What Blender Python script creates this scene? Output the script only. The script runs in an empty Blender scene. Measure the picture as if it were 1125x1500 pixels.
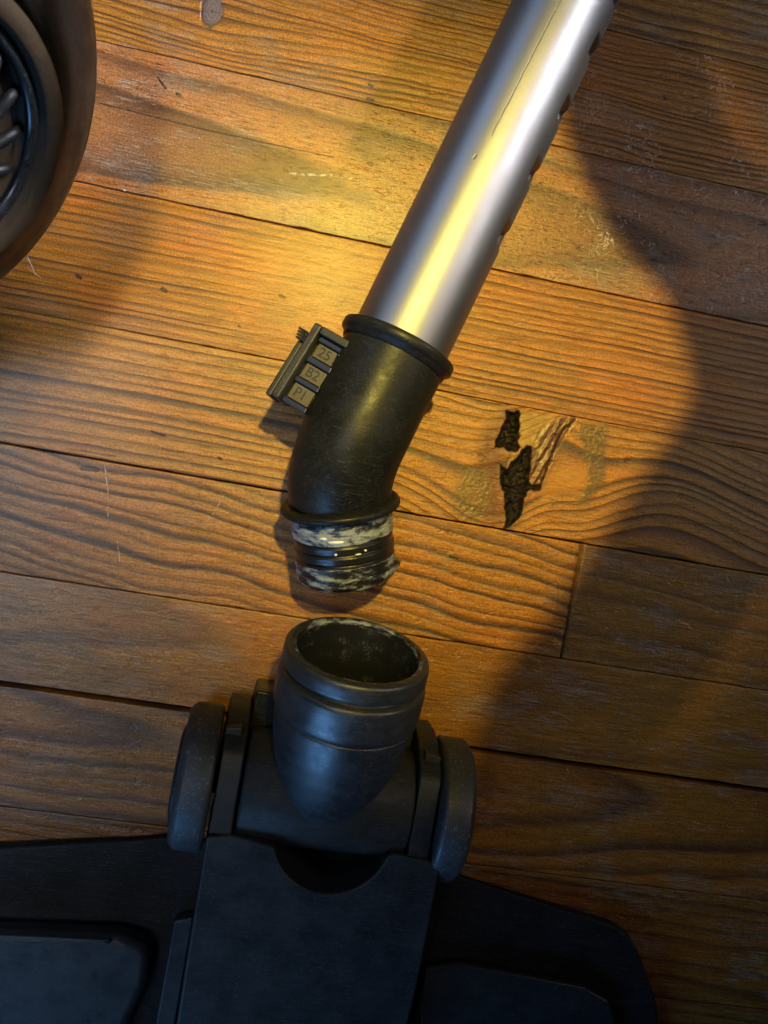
import bpy, bmesh, math, random
import numpy as np
from mathutils import Vector, Matrix, noise as mnoise

random.seed(4)
MM = 0.001
scene = bpy.context.scene
col = scene.collection

# ------------------------------------------------------------------ camera
cam_d = bpy.data.cameras.new("camera")
cam = bpy.data.objects.new("camera", cam_d)
col.objects.link(cam)
cam.matrix_world = Matrix((
    (0.97724, -0.16847, -0.12890, -43.826 * MM),
    (0.17359, 0.98437, 0.02954, 10.043 * MM),
    (0.12191, -0.05124, 0.99122, 337.014 * MM),
    (0, 0, 0, 1)))
cam_d.sensor_fit = 'VERTICAL'
cam_d.sensor_height = 36.0
cam_d.lens = 18.0 / (750 / 1361.0)
cam_d.clip_start = 0.01
cam_d.clip_end = 50
cam_d.dof.use_dof = True
cam_d.dof.focus_distance = 0.318
cam_d.dof.aperture_fstop = 16
scene.camera = cam

# ------------------------------------------------------------------ world and lamps
world = bpy.data.worlds.new("World")
scene.world = world
world.use_nodes = True
bg = world.node_tree.nodes["Background"]
bg.inputs[0].default_value = (0.42, 0.50, 0.72, 1)
bg.inputs[1].default_value = 0.016


def aim(o, target):
    d = Vector(target) * MM - o.location
    o.rotation_euler = d.to_track_quat('-Z', 'Y').to_euler()


def lamp(name, kind, loc, target, energy, color, **kw):
    d = bpy.data.lights.new(name, kind)
    o = bpy.data.objects.new(name, d)
    col.objects.link(o)
    o.location = Vector(loc) * MM
    aim(o, target)
    d.energy = energy
    d.color = color
    for k, v in kw.items():
        setattr(d, k, v)
    return o


lamp("ceiling_spot_lamp", 'SPOT', (-16, 272, 840), (16, 58, 0), 60, (1.0, 0.77, 0.13),
     spot_size=math.radians(22), spot_blend=1.0, shadow_soft_size=0.016)
lamp("window_light_right", 'AREA', (1150, 780, 1000), (20, 430, 0), 1.3, (1.0, 0.86, 0.80),
     shape='RECTANGLE', size=1.0, size_y=1.0, spread=math.radians(38))
lamp("added_cool_beam", 'AREA', (960, 725, 975), (-195, 108, 0), 0.40, (0.86, 0.93, 1.0),  # narrow cool beam, added to light the shadowed boards on the left
     shape='RECTANGLE', size=0.12, size_y=0.14, spread=math.radians(8))
lamp("window_light_left", 'AREA', (-470, 20, 850), (-270, -5, 0), 0.31, (0.80, 0.90, 1.0),
     shape='RECTANGLE', size=0.36, size_y=0.46, spread=math.radians(24))
lamp("window_light_rear", 'AREA', (-1020, 1050, 820), (0, 120, 0), 6.0, (0.36, 0.58, 1.0),
     shape='RECTANGLE', size=0.4, size_y=0.5)
lamp("window_light_front", 'AREA', (-620, -1150, 620), (-110, -150, 20), 1.3, (0.16, 0.46, 1.0),
     shape='RECTANGLE', size=0.7, size_y=0.6, spread=math.radians(48))

scene.view_settings.view_transform = 'Standard'
scene.view_settings.look = 'None'
scene.view_settings.exposure = 0.0
scene.view_settings.gamma = 1.0


# ------------------------------------------------------------------ node helpers
class NT:
    def __init__(self, name):
        self.m = bpy.data.materials.new(name)
        self.m.use_nodes = True
        self.t = self.m.node_tree
        self.bsdf = self.t.nodes["Principled BSDF"]

    def n(self, typ, **kw):
        nd = self.t.nodes.new(typ)
        for k, v in kw.items():
            setattr(nd, k, v)
        return nd

    def put(self, sock, v):
        if isinstance(v, bpy.types.NodeSocket):
            self.t.links.new(v, sock)
        elif v is not None:
            if hasattr(sock.default_value, '__len__') and not hasattr(v, '__len__'):
                v = (v,) * len(sock.default_value)
            if hasattr(v, '__len__') and len(v) == 3 and len(sock.default_value) == 4:
                v = (*v, 1)
            sock.default_value = v

    def math(self, op, a, b=None, c=None, clamp=False):
        nd = self.n('ShaderNodeMath', operation=op)
        nd.use_clamp = clamp
        for i, v in enumerate((a, b, c)):
            if v is not None:
                self.put(nd.inputs[i], v)
        return nd.outputs[0]

    def add(self, a, b): return self.math('ADD', a, b)
    def sub(self, a, b): return self.math('SUBTRACT', a, b)
    def mul(self, a, b): return self.math('MULTIPLY', a, b)

    def coords(self, scale=1000.0):
        tc = self.n('ShaderNodeTexCoord')
        mp = self.n('ShaderNodeVectorMath', operation='SCALE')
        self.t.links.new(tc.outputs['Object'], mp.inputs[0])
        mp.inputs['Scale'].default_value = scale
        return mp.outputs[0]

    def sep(self, v):
        s = self.n('ShaderNodeSeparateXYZ')
        self.put(s.inputs[0], v)
        return s.outputs

    def comb(self, x=0.0, y=0.0, z=0.0):
        s = self.n('ShaderNodeCombineXYZ')
        for i, v in enumerate((x, y, z)):
            self.put(s.inputs[i], v)
        return s.outputs[0]

    def noise(self, vec, scale=1.0, detail=3.0, rough=0.5, dist=0.0, color=False):
        nd = self.n('ShaderNodeTexNoise')
        self.put(nd.inputs['Vector'], vec)
        nd.inputs['Scale'].default_value = scale
        nd.inputs['Detail'].default_value = detail
        nd.inputs['Roughness'].default_value = rough
        nd.inputs['Distortion'].default_value = dist
        return nd.outputs[1 if color else 0]

    def vmul(self, v, s):
        nd = self.n('ShaderNodeVectorMath', operation='MULTIPLY')
        self.put(nd.inputs[0], v)
        nd.inputs[1].default_value = s
        return nd.outputs[0]

    def vadd(self, v, s):
        nd = self.n('ShaderNodeVectorMath', operation='ADD')
        self.put(nd.inputs[0], v)
        self.put(nd.inputs[1], s)
        return nd.outputs[0]

    def ramp(self, fac, stops, interp='LINEAR'):
        nd = self.n('ShaderNodeValToRGB')
        self.put(nd.inputs[0], fac)
        cr = nd.color_ramp
        cr.interpolation = interp
        while len(cr.elements) < len(stops):
            cr.elements.new(0.5)
        for e, (p, c) in zip(cr.elements, stops):
            e.position = p
            e.color = (c, c, c, 1) if not hasattr(c, '__len__') else (*c, 1)
        return nd.outputs[0]

    def smooth(self, v, lo, hi):
        nd = self.n('ShaderNodeMapRange', interpolation_type='SMOOTHSTEP')
        self.put(nd.inputs[0], v)
        nd.inputs[1].default_value = lo
        nd.inputs[2].default_value = hi
        return nd.outputs[0]

    def mix(self, fac, a, b, blend='MIX'):
        nd = self.n('ShaderNodeMix', data_type='RGBA', blend_type=blend)
        self.put(nd.inputs[0], fac)
        self.put(nd.inputs[6], a)
        self.put(nd.inputs[7], b)
        return nd.outputs[2]

    def attr(self, name):
        nd = self.n('ShaderNodeAttribute')
        nd.attribute_name = name
        s = self.n('ShaderNodeSeparateColor')
        self.t.links.new(nd.outputs['Color'], s.inputs[0])
        return s.outputs

    def segment(self, p, a, b, w):
        """1 on a scratch from a to b (mm, xy), 0 beyond its half width w."""
        ax, ay = a
        bx, by = b
        L2 = (bx - ax) ** 2 + (by - ay) ** 2
        x, y, _ = p
        dx, dy = self.sub(x, ax), self.sub(y, ay)
        tt = self.math('DIVIDE', self.add(self.mul(dx, bx - ax), self.mul(dy, by - ay)), max(L2, 1e-6), clamp=True)
        ex = self.sub(dx, self.mul(tt, bx - ax))
        ey = self.sub(dy, self.mul(tt, by - ay))
        d = self.math('SQRT', self.add(self.mul(ex, ex), self.mul(ey, ey)))
        return self.smooth(d, w, w * 0.35)

    def bump(self, h, dist, strength=1.0, prev=None):
        b = self.n('ShaderNodeBump')
        self.put(b.inputs['Height'], h)
        b.inputs['Distance'].default_value = dist
        b.inputs['Strength'].default_value = strength
        if prev is not None:
            self.t.links.new(prev, b.inputs['Normal'])
        return b.outputs[0]

    def out(self, **kw):
        for k, v in kw.items():
            self.put(self.bsdf.inputs[k.replace('_', ' ')], v)
        return self.m


# ------------------------------------------------------------------ materials
def wood(name, early, late, pith=(0, 200), slope=0.0, spacing=3.0, lw=0.8, relief=0.12, wob=3.0,
         knots=(), seed=0.0, pores=0.3, orange=0.5, grey=0.3, dark=(), pale=(), wobx=0.012, masks=False, scuff=0.0, arcs=(), calm=None, skew=0.0):
    """Varnished softwood: growth rings cut lengthwise, fibres, pores, worn varnish."""
    g = NT(name)
    p = g.coords()
    x, y, z = g.sep(p)
    ps = g.vadd(p, (seed * 37.1, seed * 11.3, seed * 5.7))
    # slow wander of the grain
    w1 = g.sub(g.noise(g.vmul(ps, (wobx, 0.03, 0)), 1.0, 2, 0.5), 0.5)
    w2 = g.sub(g.noise(g.vmul(ps, (0.06, 0.25, 0)), 1.0, 2, 0.5), 0.5)
    yy = g.add(y, g.add(g.mul(w1, wob * 2.0), g.mul(w2, 0.45)))
    if skew:
        yy = g.add(yy, g.mul(x, skew))
    for (ax_, aw_, aa_) in arcs:
        dq = g.math('DIVIDE', g.sub(x, ax_), aw_)
        yy = g.sub(yy, g.mul(g.math('EXPONENT', g.mul(g.mul(dq, dq), -1.0)), aa_))
    core = None
    for (kx, ky, sx, sy, a, rc) in knots:
        dx = g.math('DIVIDE', g.sub(x, kx), sx)
        dy = g.sub(yy, ky)
        dyn = g.math('DIVIDE', dy, sy)
        e = g.math('EXPONENT', g.mul(g.add(g.mul(dx, dx), g.mul(dyn, dyn)), -1.0))
        yy = g.sub(yy, g.mul(g.mul(dy, e), a))
        if rc > 0:
            kk = g.math('SQRT', g.add(g.math('POWER', g.sub(x, kx), 2.0),
                                      g.math('POWER', g.mul(g.sub(y, ky), 0.62), 2.0)))
            kk = g.add(kk, g.mul(g.sub(g.noise(ps, 0.5, 2), 0.5), 1.6))
            core = (kk, rc)
    ry = g.sub(yy, pith[0])
    rz = g.add(g.mul(x, slope), pith[1])
    rho = g.math('SQRT', g.add(g.mul(ry, ry), g.mul(rz, rz)))
    irr = g.noise(g.comb(g.mul(rho, 0.11 * 3 / spacing), seed, 0.0), 1.0, 2, 0.6)
    ring = g.add(g.math('DIVIDE', rho, spacing), g.mul(irr, 2.2))
    f = g.math('FRACT', ring)
    rid = g.math('FLOOR', ring)
    wn = g.n('ShaderNodeTexWhiteNoise', noise_dimensions='1D')
    g.put(wn.inputs['W'], rid)
    lam = g.ramp(f, [(0.0, 0.35), (0.07, 0.02), (0.46, 0.12), (0.74, 0.70), (0.90, 1.0), (1.0, 0.40)])
    lam = g.mul(lam, g.add(g.mul(wn.outputs[0], 0.55), 0.5))
    patch = g.noise(g.vmul(ps, (0.012, 0.05, 0)), 1.0, 3, 0.55)
    lam = g.mul(lam, g.add(0.55, g.mul(patch, 1.1)))
    lam = g.math('MINIMUM', lam, 1.0)
    if calm:
        dq = g.math('DIVIDE', g.sub(x, calm[0]), calm[1])
        lam = g.mul(lam, g.sub(1.0, g.mul(g.math('EXPONENT', g.mul(g.mul(dq, dq), -1.0)), 0.75)))
    fib = g.noise(g.vmul(ps, (0.11, 1.7, 1)), 1.0, 5, 0.72)
    fib2 = g.noise(g.vmul(ps, (0.03, 0.9, 1)), 1.0, 3, 0.6)
    por = g.noise(g.vmul(ps, (0.22, 3.2, 1)), 1.0, 1, 0.5)
    porm = g.mul(g.smooth(por, 0.66, 0.74), pores)
    blot = g.noise(g.vmul(ps, (0.03, 0.045, 1)), 1.0, 4, 0.6)
    grit = g.noise(ps, 1.8, 3, 0.6)
    fibc = g.smooth(fib, 0.30, 0.70)
    lat = g.math('MINIMUM', g.mul(g.add(lam, g.mul(g.sub(fibc, 0.5), 0.35)), lw * 1.15), 1.0, clamp=True)
    c = g.mix(lat, early, late)
    c = g.mix(g.mul(g.smooth(blot, 0.45, 0.68), orange), c,
              g.mix(lat, tuple(v * k for v, k in zip(early, (1.25, 0.95, 0.5))), tuple(v * k for v, k in zip(late, (1.5, 1.1, 0.8)))))
    wear = g.noise(g.vmul(g.vadd(ps, (91, 17, 3)), (0.035, 0.075, 1)), 1.0, 6, 0.72)
    worn = g.smooth(g.add(wear, g.mul(g.sub(fib, 0.5), 0.45)), 0.50, 0.64)
    c = g.mix(g.mul(worn, grey), c, g.mix(fibc, (0.050, 0.036, 0.026), (0.165, 0.125, 0.090)))
    sh = g.add(0.30, g.add(g.mul(fibc, 0.80), g.mul(fib2, 0.55)))
    sh = g.mul(sh, g.add(0.62, g.mul(g.smooth(grit, 0.3, 0.7), 0.72)))
    c = g.mix(1.0, c, g.comb(sh, sh, sh), 'MULTIPLY')
    strk = g.mul(g.smooth(g.noise(g.vmul(g.vadd(ps, (7, 53, 1)), (0.045, 1.15, 1)), 1.0, 3, 0.62), 0.60, 0.72), 0.55)
    c = g.mix(strk, c, tuple(v * 0.5 for v in late))
    c = g.mix(porm, c, (0.035, 0.018, 0.010))
    h = g.sub(g.mul(fib, 0.85), g.mul(lam, -1.0 if relief < 0 else 1.0))
    h = g.sub(g.sub(h, g.mul(porm, 1.2)), g.mul(strk, 0.5))
    rough = g.add(0.27, g.add(g.mul(worn, 0.16), g.mul(lam, 0.08)))
    if core:
        kk, rc = core
        inside = g.smooth(kk, rc * 1.15, rc * 0.8)
        kr = g.math('FRACT', g.mul(kk, 0.9))
        kc = g.mix(kr, (0.055, 0.035, 0.025), (0.13, 0.085, 0.06))
        kc = g.mix(g.smooth(g.math('ABSOLUTE', g.sub(kk, rc)), 0.9, 0.2), kc, (0.012, 0.009, 0.008))
        c = g.mix(inside, c, kc)
        h = g.sub(h, g.mul(g.smooth(g.math('ABSOLUTE', g.sub(kk, rc)), 0.9, 0.1), 1.5))
    if scuff > 0:
        sn = g.noise(g.vmul(ps, (0.14, 0.14, 1)), 1.0, 2.5, 0.6, 1.2)
        line = g.smooth(g.math('ABSOLUTE', g.sub(sn, 0.5)), 0.012, 0.002)
        line = g.mul(line, g.smooth(g.noise(g.vmul(ps, (0.05, 0.06, 1)), 1.0, 3, 0.6), 0.50, 0.62))
        line = g.mul(line, g.smooth(x, 15.0, 60.0))
        c = g.mix(g.mul(line, scuff), c, (0.36, 0.30, 0.26))
    for (a, b, w) in dark:
        s = g.segment((x, y, z), a, b, w)
        s = g.mul(s, g.smooth(g.noise(ps, 0.9, 2), 0.25, 0.5))
        c = g.mix(s, c, (0.02, 0.015, 0.013))
        h = g.sub(h, g.mul(s, 2.0))
    for (a, b, w) in pale:
        s = g.segment((x, g.add(y, g.mul(w2, 1.5)), z), a, b, w)
        s = g.mul(s, g.smooth(g.noise(ps, 0.8, 2), 0.35, 0.6))
        c = g.mix(g.mul(s, 0.7), c, (0.38, 0.32, 0.26))
        h = g.sub(h, g.mul(s, 0.6))
    if masks:
        d_, ye, st = g.attr("burl_a")[:3]
        gr, re, am = g.attr("burl_b")[:3]
        n1 = g.noise(ps, 0.55, 4, 0.65)
        n2 = g.noise(ps, 1.6, 3, 0.6)
        sdir = g.add(g.mul(x, 0.93), g.mul(y, -0.36))
        sn = g.noise(g.comb(sdir, g.mul(y, 0.06), 3.0), 1.15, 3, 0.6)
        c = g.mix(g.mul(re, 0.9), c, g.mix(n1, (0.04, 0.009, 0.002), (0.13, 0.034, 0.006)))
        c = g.mix(g.mul(gr, 0.75), c, g.mix(n2, (0.018, 0.013, 0.005), (0.10, 0.062, 0.018)))
        c = g.mix(g.mul(am, 0.9), c, g.mix(n1, (0.16, 0.058, 0.007), (0.34, 0.14, 0.014)))
        c = g.mix(st, c, g.ramp(sn, [(0.35, (0.016, 0.006, 0.003)), (0.47, (0.06, 0.018, 0.003)),
                                     (0.55, (0.14, 0.045, 0.005)), (0.68, (0.03, 0.011, 0.004))]))
        c = g.mix(ye, c, g.mix(n1, (0.13, 0.062, 0.010), (0.27, 0.15, 0.032)))
        c = g.mix(d_, c, g.mix(g.smooth(n1, 0.4, 0.75), (0.003, 0.0025, 0.002), (0.022, 0.011, 0.006)))
        h = g.mix(g.math('MAXIMUM', g.math('MAXIMUM', d_, st), g.mul(gr, 0.7)), h,
                  g.add(g.mul(n1, 0.8), g.mul(n2, 0.5)))
        rough = g.add(rough, g.mul(d_, 0.28))
        spec = g.sub(0.29, g.mul(d_, 0.2))
    if not masks:
        spec = 0.29
    dent = g.smooth(g.noise(g.vmul(ps, (0.16, 0.3, 1)), 1.0, 2, 0.5), 0.62, 0.72)
    nb = g.bump(g.sub(g.noise(ps, 0.35, 3, 0.6), g.mul(dent, 0.8)), 0.00035, 0.55)
    nb = g.bump(h, (abs(relief) * 0.7 + 0.06) * MM, 1.0, nb)
    nb = g.bump(grit, 0.00012, 0.8, nb)
    return g.out(Base_Color=c, Roughness=rough, Normal=nb, Specular_IOR_Level=spec,
                 Coat_Weight=g.math('MULTIPLY', spec, 0.4), Coat_Roughness=0.28)


def plastic(name, base, rough=0.45, grain=0.5, grain_h=0.00005, dust=0.0, dust_col=(0.35, 0.36, 0.36),
            scratch=0.3, spec=0.45, streak=False):
    g = NT(name)
    p = g.coords()
    n1 = g.noise(p, 1.0 / grain, 2, 0.5)
    n2 = g.noise(p, 0.05, 4, 0.6)
    c = g.mix(g.smooth(n2, 0.3, 0.75), base, tuple(min(1, v * 1.7 + 0.002) for v in base))
    # hair scratches
    sv = g.noise(g.vmul(p, (0.05, 1.4, 0.4)), 1.0, 3, 0.6, 0.6)
    s = g.mul(g.smooth(g.math('ABSOLUTE', g.sub(sv, 0.5)), 0.010, 0.0), scratch)
    c = g.mix(s, c, (0.10, 0.10, 0.10))
    r = g.add(rough - 0.13, g.mul(g.smooth(g.noise(p, 0.09, 5, 0.7), 0.3, 0.7), 0.22))
    if dust > 0:
        dn = g.noise(p, 2.2, 2, 0.6)
        dm = g.smooth(dn, 0.62, 0.74)
        big = g.noise(p, 0.16, 3, 0.6)
        dm = g.mul(dm, g.smooth(big, 0.35, 0.62))
        dm = g.math('MAXIMUM', dm, g.mul(g.smooth(g.noise(p, 0.7, 4, 0.7), 0.58, 0.75), 0.35))
        c = g.mix(g.mul(dm, dust), c, dust_col)
        r = g.add(r, g.mul(dm, 0.3 * dust))
    nb = g.bump(n1, grain_h, 0.7)
    if streak:
        nb = g.bump(g.noise(g.vmul(p, (0.2, 0.2, 4.0)), 1.0, 3, 0.6), 0.00004, 0.6, nb)
    return g.out(Base_Color=c, Roughness=r, Normal=nb, Specular_IOR_Level=spec)


def glued(name, base):
    """Black plastic crusted with dried white glue where the vertex attribute says so."""
    g = NT(name)
    p = g.coords()
    gl, _, _ = g.attr("glue")[:3]
    n = g.noise(g.vmul(p, (0.9, 2.4, 1.1)), 1.5, 6, 0.8)
    m = g.mul(g.smooth(g.add(g.mul(gl, 0.82), g.mul(g.sub(n, 0.5), 1.7)), 0.33, 0.80), 0.78)
    c = g.mix(m, base, g.mix(n, (0.07, 0.08, 0.095), (0.40, 0.44, 0.48)))
    nb = g.bump(g.mul(g.noise(p, 3.5, 3, 0.7), g.add(0.15, gl)), 0.0003, 0.8)
    return g.out(Base_Color=c, Roughness=g.add(0.24, g.mul(m, 0.4)), Normal=nb, Specular_IOR_Level=0.5)


def metal():
    g = NT("satin_aluminium")
    uv = g.n('ShaderNodeUVMap').outputs[0]
    u, v, _ = g.sep(uv)      # u along the tube in mm, v round it in mm
    p = g.coords()
    n = g.noise(p, 2.4, 2, 0.5)
    r = g.add(0.41, g.mul(g.noise(p, 0.12, 3), 0.10))
    wv = g.mul(g.sub(g.noise(g.comb(g.mul(u, 0.09), 2.0, 0.0), 1.0, 3), 0.5), 1.6)
    s1 = g.segment((u, g.add(v, wv), 0), (70, 73.5), (215, 76.5), 0.26)
    s1 = g.mul(s1, g.smooth(g.noise(g.comb(g.mul(u, 0.5), v, 0.0), 1.0, 3), 0.2, 0.45))
    s2 = g.segment((u, v, 0), (61, 71.6), (62, 71.9), 0.5)
    s = g.math('MAXIMUM', s1, s2)
    c = g.mix(g.mul(s, 0.5), (0.20, 0.20, 0.215), (0.03, 0.045, 0.04))
    nb = g.bump(n, 0.00008, 0.8)
    nb = g.bump(s, -0.0002, 0.8, nb)
    return g.out(Base_Color=c, Metallic=1.0, Roughness=r, Normal=nb)


M = {}
M['black'] = plastic("black_plastic", (0.006, 0.006, 0.007), 0.42, 0.45, 0.00004, 0.25, spec=0.26)
M['elbow'] = plastic("elbow_plastic", (0.004, 0.004, 0.004), 0.44, 0.6, 0.00006, 0.12, scratch=0.3, spec=0.15)
M['socket'] = plastic("socket_plastic", (0.007, 0.008, 0.010), 0.43, 0.5, 0.00004, 0.15, scratch=0.5, spec=0.65, streak=True)
M['cover'] = plastic("cover_plastic", (0.007, 0.008, 0.009), 0.46, 0.42, 0.00010, 0.14, scratch=0.25, spec=0.20)
M['wing'] = plastic("wing_plastic", (0.007, 0.008, 0.009), 0.44, 0.42, 0.00010, 0.14, scratch=0.2, spec=0.26)
M['shaded_base'] = plastic("shaded_base_plastic", (0.003, 0.003, 0.0035), 0.6, 0.5, 0.00006, 0.10, spec=0.10)  # wing plastic made darker: the shade on the base is in the colour
M['barrel'] = plastic("barrel_plastic", (0.010, 0.010, 0.009), 0.55, 0.7, 0.00003, 0.15, spec=0.12)
M['wheel'] = plastic("wheel_rubber", (0.009, 0.010, 0.011), 0.55, 0.4, 0.00008, 0.6)
M['shell'] = plastic("canister_plastic", (0.006, 0.0045, 0.0035), 0.42, 0.6, 0.00003, 0.12, spec=0.2)
M['grille'] = plastic("grille_plastic", (0.024, 0.014, 0.007), 0.65, 0.6, 0.00003, 0.2, spec=0.10)
M['gloss'] = plastic("gloss_black", (0.008, 0.009, 0.010), 0.20, 0.8, 0.00002, 0.1)
M['latch'] = plastic("latch_plastic", (0.016, 0.014, 0.012), 0.46, 0.5, 0.00006, 0.4, spec=0.3)
M['plate'] = plastic("label_plate", (0.046, 0.036, 0.017), 0.55, 0.6, 0.00005, 0.3, dust_col=(0.05, 0.045, 0.03))
M['ink'] = plastic("dark_ink", (0.004, 0.003, 0.002), 0.6, 0.6, 0.00001)
M['hose'] = plastic("shadow_hose_plastic", (0.012, 0.012, 0.013), 0.5, 0.6, 0.00003, 0.1)
M['chrome'] = NT("shiny_contact").out(Base_Color=(0.05, 0.06, 0.10), Metallic=0.8, Roughness=0.3)
M['glue_black'] = glued("glued_plastic", (0.008, 0.008, 0.009))
M['metal'] = metal()
M['crumb_white'] = NT("crumb_white").out(Base_Color=(0.55, 0.54, 0.51), Roughness=0.7)
M['crumb_blue'] = NT("crumb_blue").out(Base_Color=(0.16, 0.24, 0.5), Roughness=0.5)
M['under'] = NT("dark_subfloor").out(Base_Color=(0.010, 0.007, 0.005), Roughness=0.95)  # near-black slab under the planks, visible in the gaps


# ------------------------------------------------------------------ mesh helpers
def tag(o, label=None, cat=None, group=None, kind=None):
    for k, v in (('label', label), ('category', cat), ('group', group), ('kind', kind)):
        if v:
            o[k] = v
    return o


def empty(name, loc, label, cat):
    o = bpy.data.objects.new(name, None)
    o.location = Vector(loc) * MM
    o.empty_display_size = 0.02
    col.objects.link(o)
    return tag(o, label, cat)


def origin_of(o):
    v = Vector((0, 0, 0))
    while o is not None:
        v = v + o.location
        o = o.parent
    return v


def build(name, verts, faces, mat, parent=None, loc=None, smooth=True, bevel=0.0, seg=2, sub=0):
    """One mesh object; verts in world mm. Origin at loc (mm) or the parent's."""
    me = bpy.data.meshes.new(name)
    base = Vector(loc) * MM if loc is not None else (origin_of(parent) if parent else Vector((0, 0, 0)))
    V = np.asarray(verts, float) * MM - np.array(base)
    me.from_pydata(V.tolist(), [], faces)
    me.update()
    bm = bmesh.new()
    bm.from_mesh(me)
    bmesh.ops.recalc_face_normals(bm, faces=bm.faces)
    bm.to_mesh(me)
    bm.free()
    o = bpy.data.objects.new(name, me)
    col.objects.link(o)
    if parent:
        o.parent = parent
        o.location = base - origin_of(parent)
    else:
        o.location = base
    me.materials.append(mat)
    if smooth:
        me.polygons.foreach_set('use_smooth', [True] * len(me.polygons))
    if bevel > 0:
        b = o.modifiers.new("bevel", 'BEVEL')
        b.width = bevel * MM
        b.segments = seg
        b.limit_method = 'ANGLE'
        b.angle_limit = math.radians(32)
        b.harden_normals = True
    if sub:
        s = o.modifiers.new("sub", 'SUBSURF')
        s.levels = s.render_levels = sub
    return o


def frame_of(axis, up=(0, 0, 1)):
    a = Vector(axis).normalized()
    e1 = a.cross(Vector(up)).normalized()
    e2 = e1.cross(a).normalized()
    return e1, e2, a


def lathe(origin, axis, prof, n=96, up=(0, 0, 1), close=False, wig=None):
    """prof: list of (s along axis, r). Returns verts, faces."""
    e1, e2, a = frame_of(axis, up)
    o = Vector(origin)
    vs, fs = [], []
    for i, (s, r) in enumerate(prof):
        for k in range(n):
            t = 2 * math.pi * k / n
            rr = r if wig is None else r + wig(s, t, i)
            vs.append(o + a * s + e1 * (rr * math.cos(t)) + e2 * (rr * math.sin(t)))
    m = len(prof)
    for i in range(m - 1 + (1 if close else 0)):
        j = (i + 1) % m
        for k in range(n):
            k2 = (k + 1) % n
            fs.append((i * n + k, i * n + k2, j * n + k2, j * n + k))
    if not close:
        fs.append(tuple(range(n)))
        fs.append(tuple(range((m - 1) * n, m * n)))
    return vs, fs


def sweep(path, radii, n=48, caps=True):
    pts = [Vector(p) for p in path]
    vs, fs = [], []
    prev = None
    for i, p in enumerate(pts):
        d = (pts[min(i + 1, len(pts) - 1)] - pts[max(i - 1, 0)]).normalized()
        if prev is None:
            e1 = d.cross(Vector((0, 0, 1))).normalized()
        else:
            e1 = (prev - d * prev.dot(d)).normalized()
        prev = e1
        e2 = e1.cross(d)
        for k in range(n):
            t = 2 * math.pi * k / n
            vs.append(p + e1 * (radii[i] * math.cos(t)) + e2 * (radii[i] * math.sin(t)))
    for i in range(len(pts) - 1):
        for k in range(n):
            k2 = (k + 1) % n
            fs.append((i * n + k, i * n + k2, (i + 1) * n + k2, (i + 1) * n + k))
    if caps:
        fs.append(tuple(range(n)))
        fs.append(tuple(range((len(pts) - 1) * n, len(pts) * n)))
    return vs, fs


def prism(outline, z0, z1, M4=None):
    """outline xy list -> closed prism between z0 and z1 (z may be callables of x, y)."""
    n = len(outline)
    f0 = z0 if callable(z0) else (lambda x, y: z0)
    f1 = z1 if callable(z1) else (lambda x, y: z1)
    vs = [Vector((x, y, f0(x, y))) for x, y in outline] + [Vector((x, y, f1(x, y))) for x, y in outline]
    if M4 is not None:
        vs = [M4 @ v for v in vs]
    fs = [tuple(range(n))[::-1], tuple(range(n, 2 * n))]
    for k in range(n):
        k2 = (k + 1) % n
        fs.append((k, k2, n + k2, n + k))
    return vs, fs


def rrect(x0, x1, y0, y1, r, n=6):
    out = []
    for cx, cy, a0 in ((x1 - r, y1 - r, 0), (x0 + r, y1 - r, 90), (x0 + r, y0 + r, 180), (x1 - r, y0 + r, 270)):
        for i in range(n + 1):
            a = math.radians(a0 + 90 * i / n)
            out.append((cx + r * math.cos(a), cy + r * math.sin(a)))
    return out


def bez(p0, p1, p2, p3, n):
    P = [Vector(p) for p in (p0, p1, p2, p3)]
    out = []
    for i in range(n + 1):
        t = i / n
        out.append(P[0] * (1 - t) ** 3 + P[1] * 3 * t * (1 - t) ** 2 + P[2] * 3 * t * t * (1 - t) + P[3] * t ** 3)
    return out


def catmull(pts, per):
    P = [Vector(p) for p in pts]
    P = [P[0] * 2 - P[1]] + P + [P[-1] * 2 - P[-2]]
    out = []
    for i in range(1, len(P) - 2):
        for k in range(per):
            t = k / per
            a, b, c, d = P[i - 1], P[i], P[i + 1], P[i + 2]
            out.append(0.5 * ((2 * b) + (c - a) * t + (2 * a - 5 * b + 4 * c - d) * t * t + (3 * b - a - 3 * c + d) * t ** 3))
    out.append(P[-2])
    return out


# ------------------------------------------------------------------ the floor
X0, X1 = -340.0, 340.0
floor = build("floor", *prism([(X0, -345), (X1, -345), (X1, 335), (X0, 335)], -30, -7.5), M['under'], loc=(0, 0, -30), smooth=False)
tag(floor, "floor of worn varnished pine boards", None, None, 'structure')

E1, L1 = (0.21, 0.096, 0.013), (0.042, 0.014, 0.0045)
SEAMS = [330, 283, 236, 188.5, 143.2, 94.6, 47.3, 1.1, -43.2, -82.2, -125.6, -169.0, -212, -255, -298, -342]
GAPS = {188.5: .3, 143.2: .15, 94.6: .3, 47.3: .15, 1.1: .5, -43.2: .35, -82.2: 1.9, -125.6: .35, -169.0: .35}

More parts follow.
